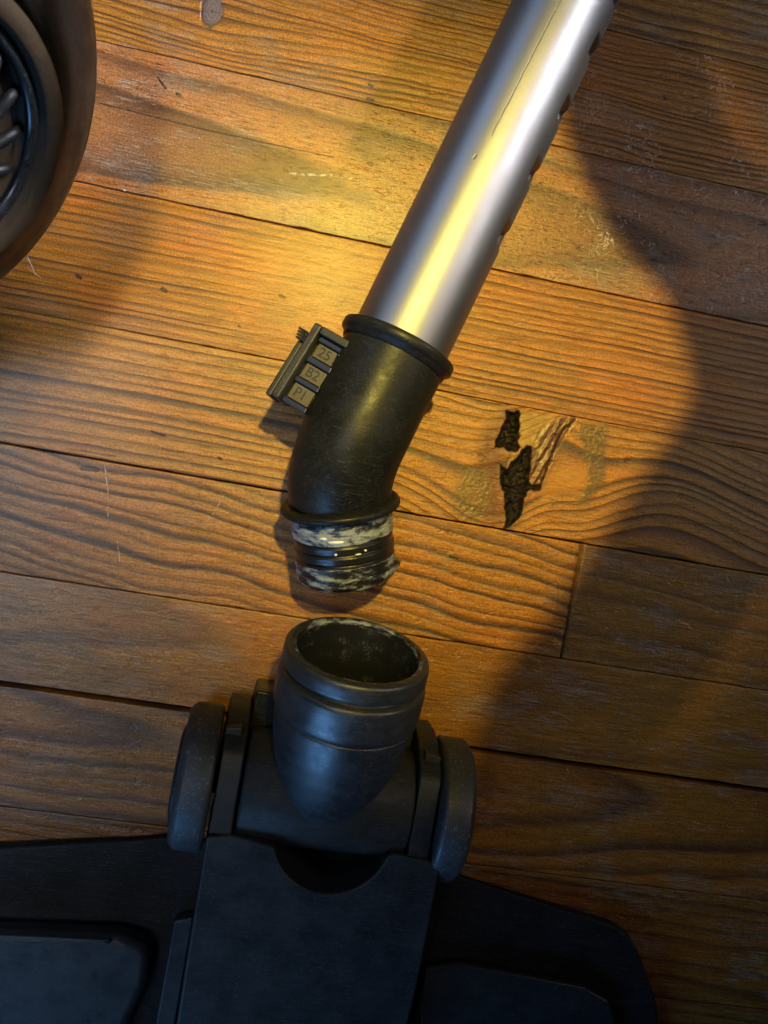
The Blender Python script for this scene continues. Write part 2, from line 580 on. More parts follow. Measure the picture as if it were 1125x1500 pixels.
BURL = {
    'd1': [(38.4, 44.5), (43.3, 45.4), (44.0, 41.2), (44.8, 35.9), (44.4, 33.6), (46.1, 32.3), (44.4, 30.3), (42.8, 30.0), (39.7, 31.7), (36.5, 30.5), (36.7, 34.4), (38.0, 37.9), (38.8, 42.4)],
    'd2': [(39.8, 25.1), (43.0, 22.9), (44.0, 26.4), (46.7, 30.2), (48.4, 33.2), (50.4, 33.3), (50.8, 29.3), (51.2, 24.4), (51.4, 20.0), (53.3, 19.0), (56.3, 19.8), (56.3, 18.1), (53.0, 17.6), (51.6, 16.2), (51.0, 13.3), (51.0, 10.0), (50.5, 6.6), (47.7, 3.4), (45.8, 1.4), (46.1, 4.8), (44.8, 8.4), (43.7, 11.5), (43.9, 14.9), (41.8, 15.6), (40.7, 20.3)],
    'ye': [(43.3, 45.4), (59.1, 45.9), (54.0, 42.5), (51.7, 39.9), (51.3, 35.9), (52.3, 33.4), (50.7, 33.1), (48.9, 33.6), (46.9, 32.4), (45.7, 29.5), (44.1, 25.9), (43.2, 23.5), (42.7, 24.5), (43.6, 28.5), (45.7, 31.1), (44.4, 33.6), (44.8, 37.5)],
    'st': [(59.1, 45.6), (64.8, 45.8), (62.3, 41.2), (60.4, 35.9), (58.5, 27.9), (56.0, 19.7), (52.2, 19.1), (51.9, 26.7), (52.3, 33.4), (51.3, 35.9), (54.2, 41.4)],
    'gr': [(68.4, 46.1), (77.9, 46.2), (78.9, 35.4), (80.6, 24.6), (77.5, 21.3), (75.5, 16.5), (71.7, 15.3), (73.6, 20.6), (73.2, 26.1), (73.2, 31.6), (70.2, 35.5), (66.8, 41.5)],
    're': [(38.8, 46.7), (36.5, 30.5), (42.9, 29.5), (39.8, 25.1), (41.5, 15.6), (44.0, 11.6), (45.8, 1.4), (38.1, 3.4), (35.7, 16.7), (31.2, 23.0), (30.7, 34.9)],
    'am': [(61.6, 26.2), (71.4, 29.1), (73.3, 23.9), (71.2, 18.0), (65.5, 18.1), (59.4, 13.7), (56.6, 16.5)],
}
CRACK = [(64.5, 45.8), (60.6, 40.9), (60.2, 39.8), (58.3, 31.7), (56.2, 18.7)]


def sdist(px, py, poly):
    """signed distance, negative inside (numpy arrays)."""
    d = np.full(px.shape, 1e9)
    inside = np.zeros(px.shape, bool)
    n = len(poly)
    for i in range(n):
        ax, ay = poly[i]
        bx, by = poly[(i + 1) % n]
        ex, ey = bx - ax, by - ay
        t = np.clip(((px - ax) * ex + (py - ay) * ey) / (ex * ex + ey * ey + 1e-9), 0, 1)
        d = np.minimum(d, np.hypot(px - ax - t * ex, py - ay - t * ey))
        c = ((ay > py) != (by > py)) & (px < (bx - ax) * (py - ay) / (by - ay + 1e-12) + ax)
        inside ^= c
    return np.where(inside, -d, d)


def n2(x, y, s, seed=0.0):
    f = np.vectorize(lambda a, b: mnoise.noise(Vector((a * s, b * s, seed))))
    return f(x, y)


def plank(y0, y1, x0, x1, mat, seed, burl=False):
    """One floorboard: eased, slightly chipped edges, faint cupping; y0 < y1, top near z = 0."""
    inner = [0.0, 0.12, 0.35, 0.8, 1.6]
    if burl:
        ys = np.array(inner[:4] + list(np.arange(1.1, (y1 - y0) - 1.0, 0.3)) + [(y1 - y0) - v for v in inner[:4][::-1]])
        xs = np.concatenate([np.arange(x0, 20, 3.0), np.arange(20, 92, 0.3), np.arange(92, x1 + 3, 3.0)])
        xs[-1] = x1
    else:
        ys = np.array(inner + list(np.arange(4, (y1 - y0) - 3, 4.0)) + [(y1 - y0) - v for v in inner[::-1]])
        xs = np.linspace(x0, x1, int((x1 - x0) / 1.6))
    W = y1 - y0
    gx, gy = np.meshgrid(xs, ys, indexing='ij')
    e = np.minimum(gy, W - gy)
    chip0 = np.array([0.22 * abs(mnoise.noise(Vector((x * 0.35, seed, 0)))) + 0.5 * max(0, mnoise.noise(Vector((x * 0.12, seed, 4))) - 0.25) for x in xs])
    chip1 = np.array([0.22 * abs(mnoise.noise(Vector((x * 0.35, seed, 9)))) + 0.5 * max(0, mnoise.noise(Vector((x * 0.12, seed, 13))) - 0.25) for x in xs])
    lowx = np.array([mnoise.noise(Vector((x * 0.01, seed, 2.0))) for x in xs])
    near0 = gy < W / 2
    chip = np.where(near0, chip0[:, None], chip1[:, None])
    rr = 0.15 + chip * 0.8
    k = np.clip(1 - e / rr, 0, 1)
    z = -(rr * 0.7) * k * k
    z += -0.10 * ((gy - W / 2) / (W / 2)) ** 2 + 0.08 * lowx[:, None]
    yy = gy + np.where(near0, 1, -1) * chip * np.clip(1 - e / 0.8, 0, 1)
    wy = yy + y0
    A = B = None
    if burl:
        wxn = gx + 0.7 * n2(gx, gy, 0.45, 1.0) + 0.3 * n2(gx, gy, 1.3, 2.0)
        wyn = wy + 0.7 * n2(gx, gy, 0.45, 5.0) + 0.3 * n2(gx, gy, 1.3, 6.0)
        sm = lambda d, w: np.clip(0.5 - d / (2 * w), 0, 1)
        dk = np.minimum(sdist(wxn, wyn, BURL['d1']), sdist(wxn, wyn, BURL['d2']))
        cr = np.full(gx.shape, 1e9)
        for a, b in zip(CRACK[:-1], CRACK[1:]):
            ex, ey = b[0] - a[0], b[1] - a[1]
            t = np.clip(((wxn - a[0]) * ex + (wyn - a[1]) * ey) / (ex * ex + ey * ey), 0, 1)
            cr = np.minimum(cr, np.hypot(wxn - a[0] - t * ex, wyn - a[1] - t * ey))
        md = np.maximum(sm(dk - 0.3, 0.3), np.clip(1.4 - cr / 0.45, 0, 1))
        mye, mst = sm(sdist(wxn, wyn, BURL['ye']), 0.5), sm(sdist(wxn, wyn, BURL['st']) - 0.4, 1.3)
        mgr, mre, mam = sm(sdist(wxn, wyn, BURL['gr']), 1.2), sm(sdist(wxn, wyn, BURL['re']), 2.5), sm(sdist(wxn, wyn, BURL['am']), 2.0)
        halo = np.clip(1 - np.maximum(dk, 0) / 3.2, 0, 1) ** 1.5
        mre = np.maximum(mre, halo)
        mgr = np.maximum(mgr, sm(np.hypot((wxn - 31.7), (wyn - 11.1) * 0.8) - 7.5, 1.8) * 0.9)
        mgr = np.maximum(mgr, sm(np.hypot((wxn - 62), (wyn - 14.0)) - 1.6, 1.2) * 0.7)
        rel = n2(gx, gy, 0.5, 8.0)
        z += -np.clip(-dk + 0.3, 0, 1.8) * 1.0 * (1 + 0.7 * rel) - np.clip(1 - cr / 0.6, 0, 1) * 0.8
        z += mst * 0.2 * np.sin((gx * 0.93 - gy * 0.36) * 2.1 + 2 * rel) + mgr * 0.12 * n2(gx, gy, 0.9, 3.0)
        z += mye * 0.1
        A = np.stack([md, mye * (1 - md), mst * (1 - md)], -1)
        B = np.stack([mgr, mre, mam], -1)
    nx, ny = gx.shape
    verts = np.stack([gx, wy, z], -1).reshape(-1, 3)
    idx = np.arange(nx * ny).reshape(nx, ny)
    faces = np.stack([idx[:-1, :-1], idx[1:, :-1], idx[1:, 1:], idx[:-1, 1:]], -1).reshape(-1, 4).tolist()
    # sides
    b0 = len(verts)
    bot = np.concatenate([np.stack([xs, wy[:, 0], np.full(nx, -7.3)], -1), np.stack([xs, wy[:, -1], np.full(nx, -7.3)], -1)])
    verts = np.concatenate([verts, bot])
    for i in range(nx - 1):
        faces.append((b0 + i, b0 + i + 1, int(idx[i + 1, 0]), int(idx[i, 0])))
        faces.append((b0 + nx + i + 1, b0 + nx + i, int(idx[i, -1]), int(idx[i + 1, -1])))
    faces.append([b0] + [int(v) for v in idx[0]] + [b0 + nx])
    faces.append([b0 + 2 * nx - 1] + [int(v) for v in idx[-1][::-1]] + [b0 + nx - 1])
    o = build("plank", verts, faces, mat, floor, loc=(0, (y0 + y1) / 2, 0))
    if burl:
        for nm, arr in (("burl_a", A), ("burl_b", B)):
            at = o.data.color_attributes.new(nm, 'FLOAT_COLOR', 'POINT')
            full = np.ones((len(verts), 4), np.float32)
            full[:, :3] = 0
            full[:nx * ny, :3] = arr.reshape(-1, 3)
            at.data.foreach_set('color', full.ravel())
    return o


def yc(i):
    return (SEAMS[i] + SEAMS[i + 1]) / 2


def loc_(pts, c):
    return [((a[0], a[1] - c), (b[0], b[1] - c), w) for a, b, w in pts]


W_ = {}
c = yc(3)   # 188.5 .. 143.2
W_[3] = wood("pine_knotty", (0.236, 0.090, 0.0096), (0.031, 0.010, 0.0038), pith=(-75, 20), spacing=2.1, lw=0.88, relief=0.10, wob=4,
             knots=[(-90, 162 - c, 34, 16, 0.62, 3.6)], seed=1, grey=0.35,
             dark=loc_([((-31.9, 149.5), (-30.8, 149.2), .7), ((-31.6, 144.5), (-29.9, 144.2), .9), ((76, 170), (77, 169), .5)], c), scuff=0.7)
W_[2] = wood("pine_ridged_top", E1, L1, pith=(-120, 40), spacing=3.6, lw=0.85, relief=0.22, wob=3, seed=2, grey=0.5)
c = yc(4)   # 143 .. 94.6
W_[4] = wood("pine_pale", (0.205, 0.081, 0.0256), (0.042, 0.016, 0.0050), pith=(-6, 34), slope=0.05, spacing=5.5, lw=0.78, relief=0.08, wob=5,
             seed=3, pores=0.95, grey=0.6, orange=0.5,
             dark=loc_([((-104.5, 135.2), (-101.2, 132.2), .6), ((-97.3, 131.2), (-96, 130.8), .8), ((-36.5, 115.8), (-36.0, 115.7), .5),
                        ((-128, 122.5), (-85, 121.2), .28), ((-85, 121.2), (-40, 121.6), .2)], c),
             pale=loc_([((-54, 112.6), (-40, 115.2), .7), ((-40, 115.2), (-27, 115.8), .8)], c), scuff=0.9)
c = yc(5)   # 94.6 .. 47.3
W_[5] = wood("pine_tight_ridges", (0.250, 0.090, 0.0084), (0.031, 0.009, 0.0031), pith=(-160, 60), spacing=2.7, lw=0.88, relief=0.24, wob=1.3, seed=4, calm=(-34, 30),
             grey=0.15, orange=0.7,
             dark=loc_([((-120.3, 62.8), (-119, 62.3), .9), ((-91, 64), (-90, 63.6), .9), ((-50.4, 69.9), (-48.6, 69.5), .6), ((-63, 56.4), (-62.4, 56.2), .4)], c),
             pale=loc_([((-139.5, 69), (-134, 60.5), .25), ((-137, 62), (-132, 60), .2), ((36, 76), (40, 79), .3)], c))
c = yc(6)   # 47.3 .. 1.1
W_[6] = wood("pine_burl", (0.258, 0.100, 0.0096), (0.030, 0.010, 0.0031), pith=(-140, 30), spacing=3.9, lw=0.88, relief=0.22, wob=2.0,
             knots=[(52, 24 - c, 34, 24, 0.9, 0), (118, -2 - c, 40, 22, 0.5, 0)], seed=5, grey=0.15, masks=True, arcs=[(104, 30, 9), (34, 20, -7), (60, 12, 5)],
             dark=loc_([((-86.5, 14), (-82, 13.2), .5), ((-62, 9), (-61, 8.6), .5)], c))
c = yc(7)   # 1.1 .. -43.2, left board
W_[7] = wood("pine_flame", (0.236, 0.088, 0.0084), (0.029, 0.009, 0.0031), pith=(62, 22), slope=0.06, spacing=4.4, lw=0.88, relief=0.16, wob=6, seed=6, skew=0.13,
             knots=[(-108, -8 - c, 26, 14, 0.5, 0)], grey=0.25, wobx=0.016,
             dark=loc_([((-108, -2.8), (-103, -2.6), .9), ((27, -12.0), (30, -12.6), .5)], c),
             pale=loc_([((-100.6, 0), (-98, -9), .3), ((-98, -9), (-96.5, -18), .25), ((-92, -26), (-90, -33), .3), ((-58, -4), (-62, -14), .3)], c))
W_['7b'] = wood("pine_plain_short", (0.173, 0.072, 0.0088), (0.047, 0.018, 0.0060), pith=(60, 40), slope=-0.06, spacing=8.0, lw=0.5, relief=0.06, wob=5, seed=7,
                pores=0.6, grey=0.5)
W_[8] = wood("pine_plain", (0.192, 0.078, 0.0088), (0.050, 0.018, 0.0060), pith=(8, 26), slope=0.06, spacing=8.0, lw=0.5, relief=0.05, wob=6, seed=8, pores=0.5, grey=0.45)
W_[9] = wood("pine_wavy", (0.193, 0.071, 0.0075), (0.026, 0.008, 0.0031), pith=(10, 16), slope=0.08, spacing=5.5, lw=0.65, relief=0.08, wob=7, seed=9, grey=0.3)
c = yc(10)
W_[10] = wood("pine_dark", (0.146, 0.058, 0.0085), (0.036, 0.012, 0.0045), pith=(-40, 20), slope=0.05, spacing=5.0, lw=0.65, relief=0.08, wob=5, seed=10, grey=0.45)
W_[11] = wood("pine_far", (0.171, 0.065, 0.0097), (0.040, 0.014, 0.0045), pith=(70, 20), spacing=4.5, lw=0.7, relief=0.08, wob=5, seed=11)

for i in range(len(SEAMS) - 1):
    hi, lo = SEAMS[i], SEAMS[i + 1]
    gh, gl_ = GAPS.get(hi, .7) / 2, GAPS.get(lo, .7) / 2
    mat = W_.get(i, W_[11] if i > 8 else W_[2])
    if i == 7:
        plank(lo + gl_, hi - gh, X0, 75.6, mat, i)
        plank(lo + gl_, hi - gh, 76.5, X1, W_['7b'], i + 40)
    else:
        plank(lo + gl_, hi - gh, X0, X1, mat, i * 1.7, burl=(i == 6))

# ------------------------------------------------------------------ the wand: tube, elbow, broken neck
COLLAR = Vector((-9.1, 55.3, 32.0))
TUBE_D = Vector((36.5, 125.6, -6.0)).normalized()
FLANGE = Vector((-18.4, 1.0, 27.0))
NECK_D = Vector((7.1, -24.7, -6.5)).normalized()
TR = 16.4
wand = empty("vacuum_wand", (COLLAR.x, COLLAR.y, 0), "silver metal vacuum tube ending in a black bent elbow with a broken neck", "vacuum tube")

e1, e2, a = frame_of(TUBE_D)       # e1 to the right of the tube, e2 up
nth, step = 168, 0.9
S_ = np.arange(-3.0, 330.0, step)
TH = np.arange(nth) * 2 * np.pi / nth
gs, gt = np.meshgrid(S_, TH, indexing='ij')
rad = np.full(gs.shape, TR)
for (dx, dy) in ((45.5, 181.8), (39.3, 163.0), (33.1, 140.8), (27.1, 118.6), (20.4, 96.3), (51.7, 203), (57.9, 225)):
    s0 = (Vector((dx, dy, 26)) - COLLAR).dot(TUBE_D)
    ang = (gt + np.pi) % (2 * np.pi) - np.pi
    t_ = (ang - math.radians(13)) / math.radians(21)
    u_ = (gs - s0) / 3.7
    # steep upper end, sloping lower end
    uu = np.where(u_ > 0, u_ * 1.15, u_ * 0.85)
    depth = np.clip(1.25 - np.maximum(np.abs(t_) ** 3, np.abs(uu) ** 4), 0, 1)
    rad -= 4.6 * depth * (1 - 0.25 * np.clip(-u_, 0, 1))
o3, E1v, E2v, Av = (np.array(v) for v in (COLLAR, e1, e2, a))
TV = (o3 + gs[..., None] * Av + (rad * np.cos(gt))[..., None] * E1v + (rad * np.sin(gt))[..., None] * E2v).reshape(-1, 3)
idx = np.arange(gs.size).reshape(gs.shape)
idr = np.roll(idx, -1, axis=1)
TF = np.stack([idx[:-1], idr[:-1], idr[1:], idx[1:]], -1).reshape(-1, 4).tolist()
tube = build("metal_tube", TV, TF, M['metal'], wand)
uvl = tube.data.uv_layers.new(name="UVMap")
li = np.zeros(len(tube.data.loops), np.int32)
tube.data.loops.foreach_get('vertex_index', li)
uvs = np.stack([gs.ravel()[li], ((np.pi * 2 - gt).ravel() * TR)[li]], -1)
uvl.data.foreach_set('uv', uvs.astype(np.float32).ravel())

# collar
pf = [(-4.2, 17.4), (-4.2, 18.1), (-2.6, 18.5), (-2.2, 19.0), (-1.8, 19.6), (-1.4, 19.85), (0.7, 19.85), (1.1, 19.6), (1.3, 19.2), (1.3, 16.6)]
build("collar_ring", *lathe(COLLAR, TUBE_D, pf, 120), M['elbow'], wand)
# elbow
knee = COLLAR - TUBE_D * 45 + Vector((0, 0, -1.0))
ea, eb = COLLAR - TUBE_D * 31, FLANGE - NECK_D * 2.5
path = [COLLAR - TUBE_D * (0.4 + 30 * i / 14) for i in range(14)]
path += [ea * (1 - t) ** 2 + knee * 2 * t * (1 - t) + eb * t * t for t in [i / 24 for i in range(25)]] + [FLANGE + NECK_D * 0.5]
build("elbow", *sweep(path, [17.6 - 0.4 * (i / 39) for i in range(len(path))], 96), M['elbow'], wand)
# flange
FR = 20.0
pf = [(-1.5, 16.5), (-1.5, 18.6), (-1.2, 19.5), (-0.5, FR), (0.5, FR), (1.2, 19.6), (1.5, 18.6), (1.5, 16.4)]
build("neck_flange", *lathe(FLANGE, NECK_D, pf, 120), M['elbow'], wand)
# broken neck with thread ridges and glue
prof = []
Ln = 25.5
for i in range(91):
    s = 1.0 + (Ln - 1.0) * i / 90
    r = 16.9
    if 9.2 < s < 10.2: r = 15.8
    elif 10.2 <= s < 12.6: r = 16.7
    elif 12.6 <= s < 13.4: r = 15.7
    elif 13.4 <= s < 15.8: r = 17.0
    elif 15.8 <= s < 16.8: r = 15.6
    elif s >= 17.2: r = 16.9
    if s > 24: r -= (s - 24) * 0.8
    prof.append((s, r))
glue_vals = []
NN = 220


def neck_glue(s, t):
    z1 = 1.0 if s < 9.5 else 0.0
    z2 = 0.85 if s > 17.2 else 0.0
    zz = max(z1, z2, 0.10)
    q = Vector((math.cos(t) * 3, math.sin(t) * 3, s * 0.55))
    v = 0.5 + 0.8 * mnoise.noise(q) + 0.4 * mnoise.noise(q * 2.7)
    if z1 and s > 5:
        v += 0.25
    return max(0.0, min(1.0, zz * v * 1.1))


def neck_wig(s, t, i):
    g_ = neck_glue(s, t)
    glue_vals.append(g_)
    q = Vector((math.cos(t) * 9, math.sin(t) * 9, s * 1.3))
    w = 0.28 * g_ * (0.6 + mnoise.noise(q)) + 0.06 * mnoise.noise(q * 0.6)
    if s > 20:   # ragged broken lip, with a burr on the right
        w += 0.3 * mnoise.noise(q * 0.5) * (s - 20) / 5
        w += 1.8 * math.exp(-((s - 21.8) / 1.3) ** 2) * math.exp(-(((t + math.pi) % (2 * math.pi) - math.pi - math.pi + 0.25) / 0.16) ** 2)
    return w


def lathe_g(origin, axis, prof, n, wig, inner=None):
    vs, fs = lathe(origin, axis, prof, n, wig=wig, close=False)
    return vs, fs


vs, fs = lathe(FLANGE, NECK_D, prof + [(Ln - 0.2, 14.6), (Ln - 6, 14.2), (2.0, 14.0)], NN, wig=neck_wig)
nk = build("broken_neck", vs, fs, M['glue_black'], wand)
nk["label"] = "broken threaded neck crusted with white glue"
at = nk.data.color_attributes.new("glue", 'FLOAT_COLOR', 'POINT')
arr = np.ones((len(vs), 4), np.float32)
arr[:, 0] = glue_vals
arr[:, 1] = arr[:, 2] = 0
at.data.foreach_set('color', arr.ravel())
# flakes of glue standing off the neck
ne1, ne2, na = frame_of(NECK_D)
for k, (s, t, L, wd) in enumerate([(7.6, 1.35, 6.0, 1.3), (6.4, 1.1, 3.0, 1.0), (11.8, 1.32, 1.0, .7), (11.6, 1.9, .9, .6), (12.4, 1.75, 2.2, .4)]):
    pts = []
    for j in range(14):
        al = 2 * math.pi * j / 14
        rr = 1 + 0.25 * mnoise.noise(Vector((j * 1.7, k * 5, 0)))
        ds, dt = math.sin(al) * wd / 2 * rr, math.cos(al) * L / 2 * rr / 17
        q = FLANGE + na * (s + ds + math.cos(al) * 0.25 * L / 6)
        for r_ in (16.4, 17.35):
            sc = 1.0 if r_ < 17 else 0.8
            tt = t + dt * sc
            pts.append(FLANGE + na * (s + ds * sc) + (ne1 * math.cos(tt) + ne2 * math.sin(tt)) * r_)
    f_ = [tuple(range(0, 28, 2)), tuple(range(1, 28, 2))] + [(2 * j, 2 * ((j + 1) % 14), 2 * ((j + 1) % 14) + 1, 2 * j + 1) for j in range(14)]
    build("glue_flake", pts, f_, M['crumb_white'], nk)

# latch on the elbow's left side.  Local frame: L along the tube towards the neck, B outwards, U up
LO = Vector((-37.2, 57.4, 36.5))            # upper outer corner of the frame
Ld = (Vector((-47.3, 32.0, 36.5)) - LO)
LL = Ld.length
Ld.normalize()
Bd = Vector((-Ld.y, Ld.x, 0)) * -1.0
if Bd.x < 0:
    Bd = -Bd                                # towards the elbow
Bd = (Bd * math.cos(math.radians(20)) + Vector((0, 0, math.sin(math.radians(20))))).normalized()
Ud = Ld.cross(Bd)
if Ud.z < 0:
    Ud = -Ud


def LM(off=(0, 0, 0)):
    m = Matrix((( Ld.x, Bd.x, Ud.x, LO.x), (Ld.y, Bd.y, Ud.y, LO.y), (Ld.z, Bd.z, Ud.z, LO.z), (0, 0, 0, 1)))
    return m @ Matrix.Translation(off)


def lbox(name, l0, l1, b0, b1, u0, u1, mat, parent, bevel=0.3):
    vs, fs = prism([(l0, b0), (l1, b0), (l1, b1), (l0, b1)], u0, u1, LM())
    return build(name, vs, fs, mat, parent, smooth=True, bevel=bevel)


latch = lbox("latch_base", 0.6, LL - 1.6, 2.6, 16, -13, -5.2, M['gloss'], wand, 0.2)
latch["label"] = "small latch box with three marked plates"
lbox("latch_side_wall", 0, LL, 0, 2.9, -12, 0.4, M['latch'], latch, 0.7)
lbox("latch_end_wall", 0, 2.6, 3.0, 13.5, -12, 0.2, M['latch'], latch, 0.5)
lbox("latch_rail", 7.5, LL + 0.6, -2.7, -0.35, -12, -1.6, M['latch'], latch, 0.8)
for k in range(4):
    lbox("knob_ridge", 4.0 + k * 0.95, 4.65 + k * 0.95, -3.6 + 0.15 * k, 0.1, -6, 0.7 - 0.2 * k, M['gloss'], latch, 0.12)
for k, (l0, l1) in enumerate(((2.9, 4.6), (10.0, 12.0), (17.6, 19.3), (25.2, 27.0))):
    lbox("contact_bar", l0, l1, 3.3, 12.4, -6, -1.9, M['chrome'], latch, 0.35)
for k, (l0, l1, txt) in enumerate(((4.9, 9.7, "25"), (12.3, 17.3, "B2"), (19.6, 24.9, "P1"))):
    pl = lbox("marked_plate", l0, l1, 3.8, 11.6, -6, -3.0, M['plate'], latch, 0.25)
    cu = bpy.data.curves.new("t", 'FONT')
    cu.body = txt
    cu.size = 4.6
    cu.extrude = 0.06
    cu.offset = 0.05
    cu.align_x = 'CENTER'
    cu.align_y = 'CENTER'
    to = bpy.data.objects.new("t", cu)
    col.objects.link(to)
    dg = bpy.context.evaluated_depsgraph_get()
    me = bpy.data.meshes.new_from_object(to.evaluated_get(dg))
    bpy.data.objects.remove(to)
    # text x runs along B, text up runs against L
    Rm = Matrix(((Bd.x, -Ld.x, Ud.x), (Bd.y, -Ld.y, Ud.y), (Bd.z, -Ld.z, Ud.z))).to_4x4()
    ctr = LM() @ Vector(((l0 + l1) / 2, 7.4, -2.97))
    vs = [Matrix.Translation(ctr) @ Rm @ v.co for v in me.vertices]
    build("lettering", vs, [tuple(p.vertices) for p in me.polygons], M['ink'], pl, smooth=False)
    bpy.data.meshes.remove(me)
for k in range(26):    # crumbs of dried glue along the latch's joint
    s = random.uniform(4, LL - 1)
    lb = 12.2 + random.uniform(-0.8, 2.2)
    ctr = LM() @ Vector((s, lb, -2.0 + random.uniform(-1, 1)))
    r = random.uniform(0.12, 0.34)
    vs = [ctr + Vector((random.uniform(-1, 1), random.uniform(-1, 1), random.uniform(-1, 1))).normalized() * r for _ in range(6)]
    build("glue_speck", vs, [(0, 1, 2), (0, 2, 3), (0, 3, 4), (1, 2, 5), (2, 3, 5), (0, 1, 4), (1, 4, 5), (3, 4, 5)], M['crumb_white'] if k % 3 == 0 else M['latch'], latch)

# ------------------------------------------------------------------ the floor head
HX = -5.6
head = empty("floor_head", (HX, -150, 0), "black vacuum floor head with two wheels and an open swivel socket", "vacuum head")


def mir(pts):
    return pts + [(2 * HX - x, y) for x, y in pts[::-1]]


half = [(HX + 52, -127.5), (HX + 60, -129.5), (HX + 119, -139.5), (HX + 126, -143), (HX + 131, -150), (HX + 139, -165), (HX + 142, -178), (HX + 141, -205), (HX + 132, -222), (HX + 110, -229)]
body = build("base", *prism(mir(half), 1.0, lambda x, y: 12.0 - 8.5 * max(0.0, min(1.0, (y + 162) / 34))), M['shaded_base'], head, bevel=1.6, seg=3)
# raised panels on the wings
for sgn in (-1, 1):
    def X(v): return HX + sgn * v
    ol = [(X(47.5), -160), (X(60), -156.6), (X(108), -160.5), (X(119), -165), (X(128), -182), (X(127), -205), (X(118), -219), (X(50), -221), (X(52), -190), (X(47.8), -175)]
    if sgn < 0:
        ol = [(X(50), -162), (X(54), -158.5), (X(62), -157), (X(108), -160.5), (X(119), -165), (X(128), -182), (X(127), -205), (X(118), -219), (X(60), -221), (X(56), -200), (X(53), -187), (X(49.5), -174)]
    zt = lambda x, y: 20.0 if sgn < 0 else 13.6
    pn = build("wing_panel", *prism(ol, 10.5, zt), M['wing'], head, bevel=3.4 if sgn < 0 else 1.2, seg=6)
    # lower strip between panel and hub
    build("side_strip", *prism([(X(37.5), -150), (X(44), -152), (X(44.5), -221), (X(37.5), -221)], 10.5, 15.5), M['wing'], head, bevel=0.8)
    if sgn < 0:
        path = [(X(64.5), -158.8, 20.2), (X(66), -158.9, 20.5), (X(85), -160.0, 20.6), (X(104), -161.4, 20.5), (X(106), -161.6, 20.0)]
        build("ridge", *sweep(catmull(path, 4), [0.85] * 17, 16), M['wing'], pn)

# hub: rear deck, cover with U-notch, cheeks
ctr_n = HX + 1.8
arc = [(ctr_n + 18.8 * math.cos(math.radians(a_)), -104.6 + 18.6 * math.sin(math.radians(a_))) for a_ in range(-18, -163, -9)]
cov = [(HX + 38.6, -108.6), (HX + 22.8, -107.6), (HX + 20.6, -108.2)] + arc + [(HX - 19.5, -109.8), (HX - 30.5, -108.2), (HX - 38.0, -109.6)] + \
      [(HX - 37.6, -150), (HX - 36.5, -222), (HX + 35, -222), (HX + 38.2, -150)]
zc = lambda x, y: 44.0 - 3.0 * max(0, (-y - 125) / 100)
cover = build("hub_cover", *prism(cov, lambda x, y: 8.0, zc), M['cover'], head, bevel=1.0, seg=3)
for sgn in (-1, 1):
    def X(v): return HX + sgn * v
    w0, w1 = (30.3, 37.6) if sgn < 0 else (27.2, 34.4)
    # side view outline (y, z) extruded in x
    ol = [(-109.0, 6), (-109.0, 43.0), (-84, 42.2), (-80.5, 40), (-74, 28), (-72, 20), (-72, 6)]
    vs = [Vector((X(w0), y, z)) for y, z in ol] + [Vector((X(w1), y, z)) for y, z in ol]
    n = len(ol)
    fs = [tuple(range(n)), tuple(range(n, 2 * n))] + [(k, (k + 1) % n, n + (k + 1) % n, n + k) for k in range(n)]
    build("cheek", vs, fs, M['cover'], head, bevel=0.7)
    # wheel
    wx0, wx1 = (38.6, 50.2)
    ws = 38.4 if sgn < 0 else 35.0
    wo = Vector((X(ws), -97.2, 24.2))
    ax = Vector((sgn, 0, 0))
    wh = build("wheel", *lathe(wo, ax, [(0.4, 6), (0.4, 22.4), (0.7, 23.3), (1.5, 24.0), (2.2, 24.2), (9.2, 24.2), (9.9, 24.0), (11.2, 22.6), (11.8, 21.6), (11.9, 18), (11.9, 6)], 96), M['wheel'], head)
    build("wheel_hub", *lathe(wo, ax, [(10, 16), (12.6, 16), (13.2, 14), (13.4, 6), (13.4, 1)], 48), M['black'], wh)
    build("axle", *lathe(Vector((X(30), -97.2, 24.2)), ax, [(0, 5), (9.5, 5)], 24), M['black'], wh)
    build("wheel_guard", *prism([(X(ws - .6), -76.5), (X(ws - 6.2), -75.5), (X(ws - 6.2), -82), (X(ws - .6), -84)], 6, 36), M['cover'], head, bevel=0.6)

# rear deck below the barrel and the rotating barrel
build("rear_deck", *prism([(HX - 29.8, -66.5), (HX + 26, -66.5), (HX + 26.6, -74), (HX + 26.8, -132), (HX - 29.8, -132)], 3, lambda x, y: 22 if y > -90 else 9), M['black'], head, bevel=1.0)
BZ, BY, BR = 26.5, -96.5, 18.5
bar = build("swivel_barrel", *lathe((HX - 29.4, BY, BZ), (1, 0, 0), [(0, 4), (0, 17.6), (0.9, BR), (55.2, BR), (56.0, 17.6), (56.0, 4)], 128), M['barrel'], head)
# seam of the moulding on the barrel
build("mould_seam", *lathe((HX + 1.0, BY, BZ), (1, 0, 0), [(0, BR - 0.5), (0, BR + 0.10), (0.35, BR + 0.10), (0.35, BR - 0.5)], 128), M['barrel'], bar)

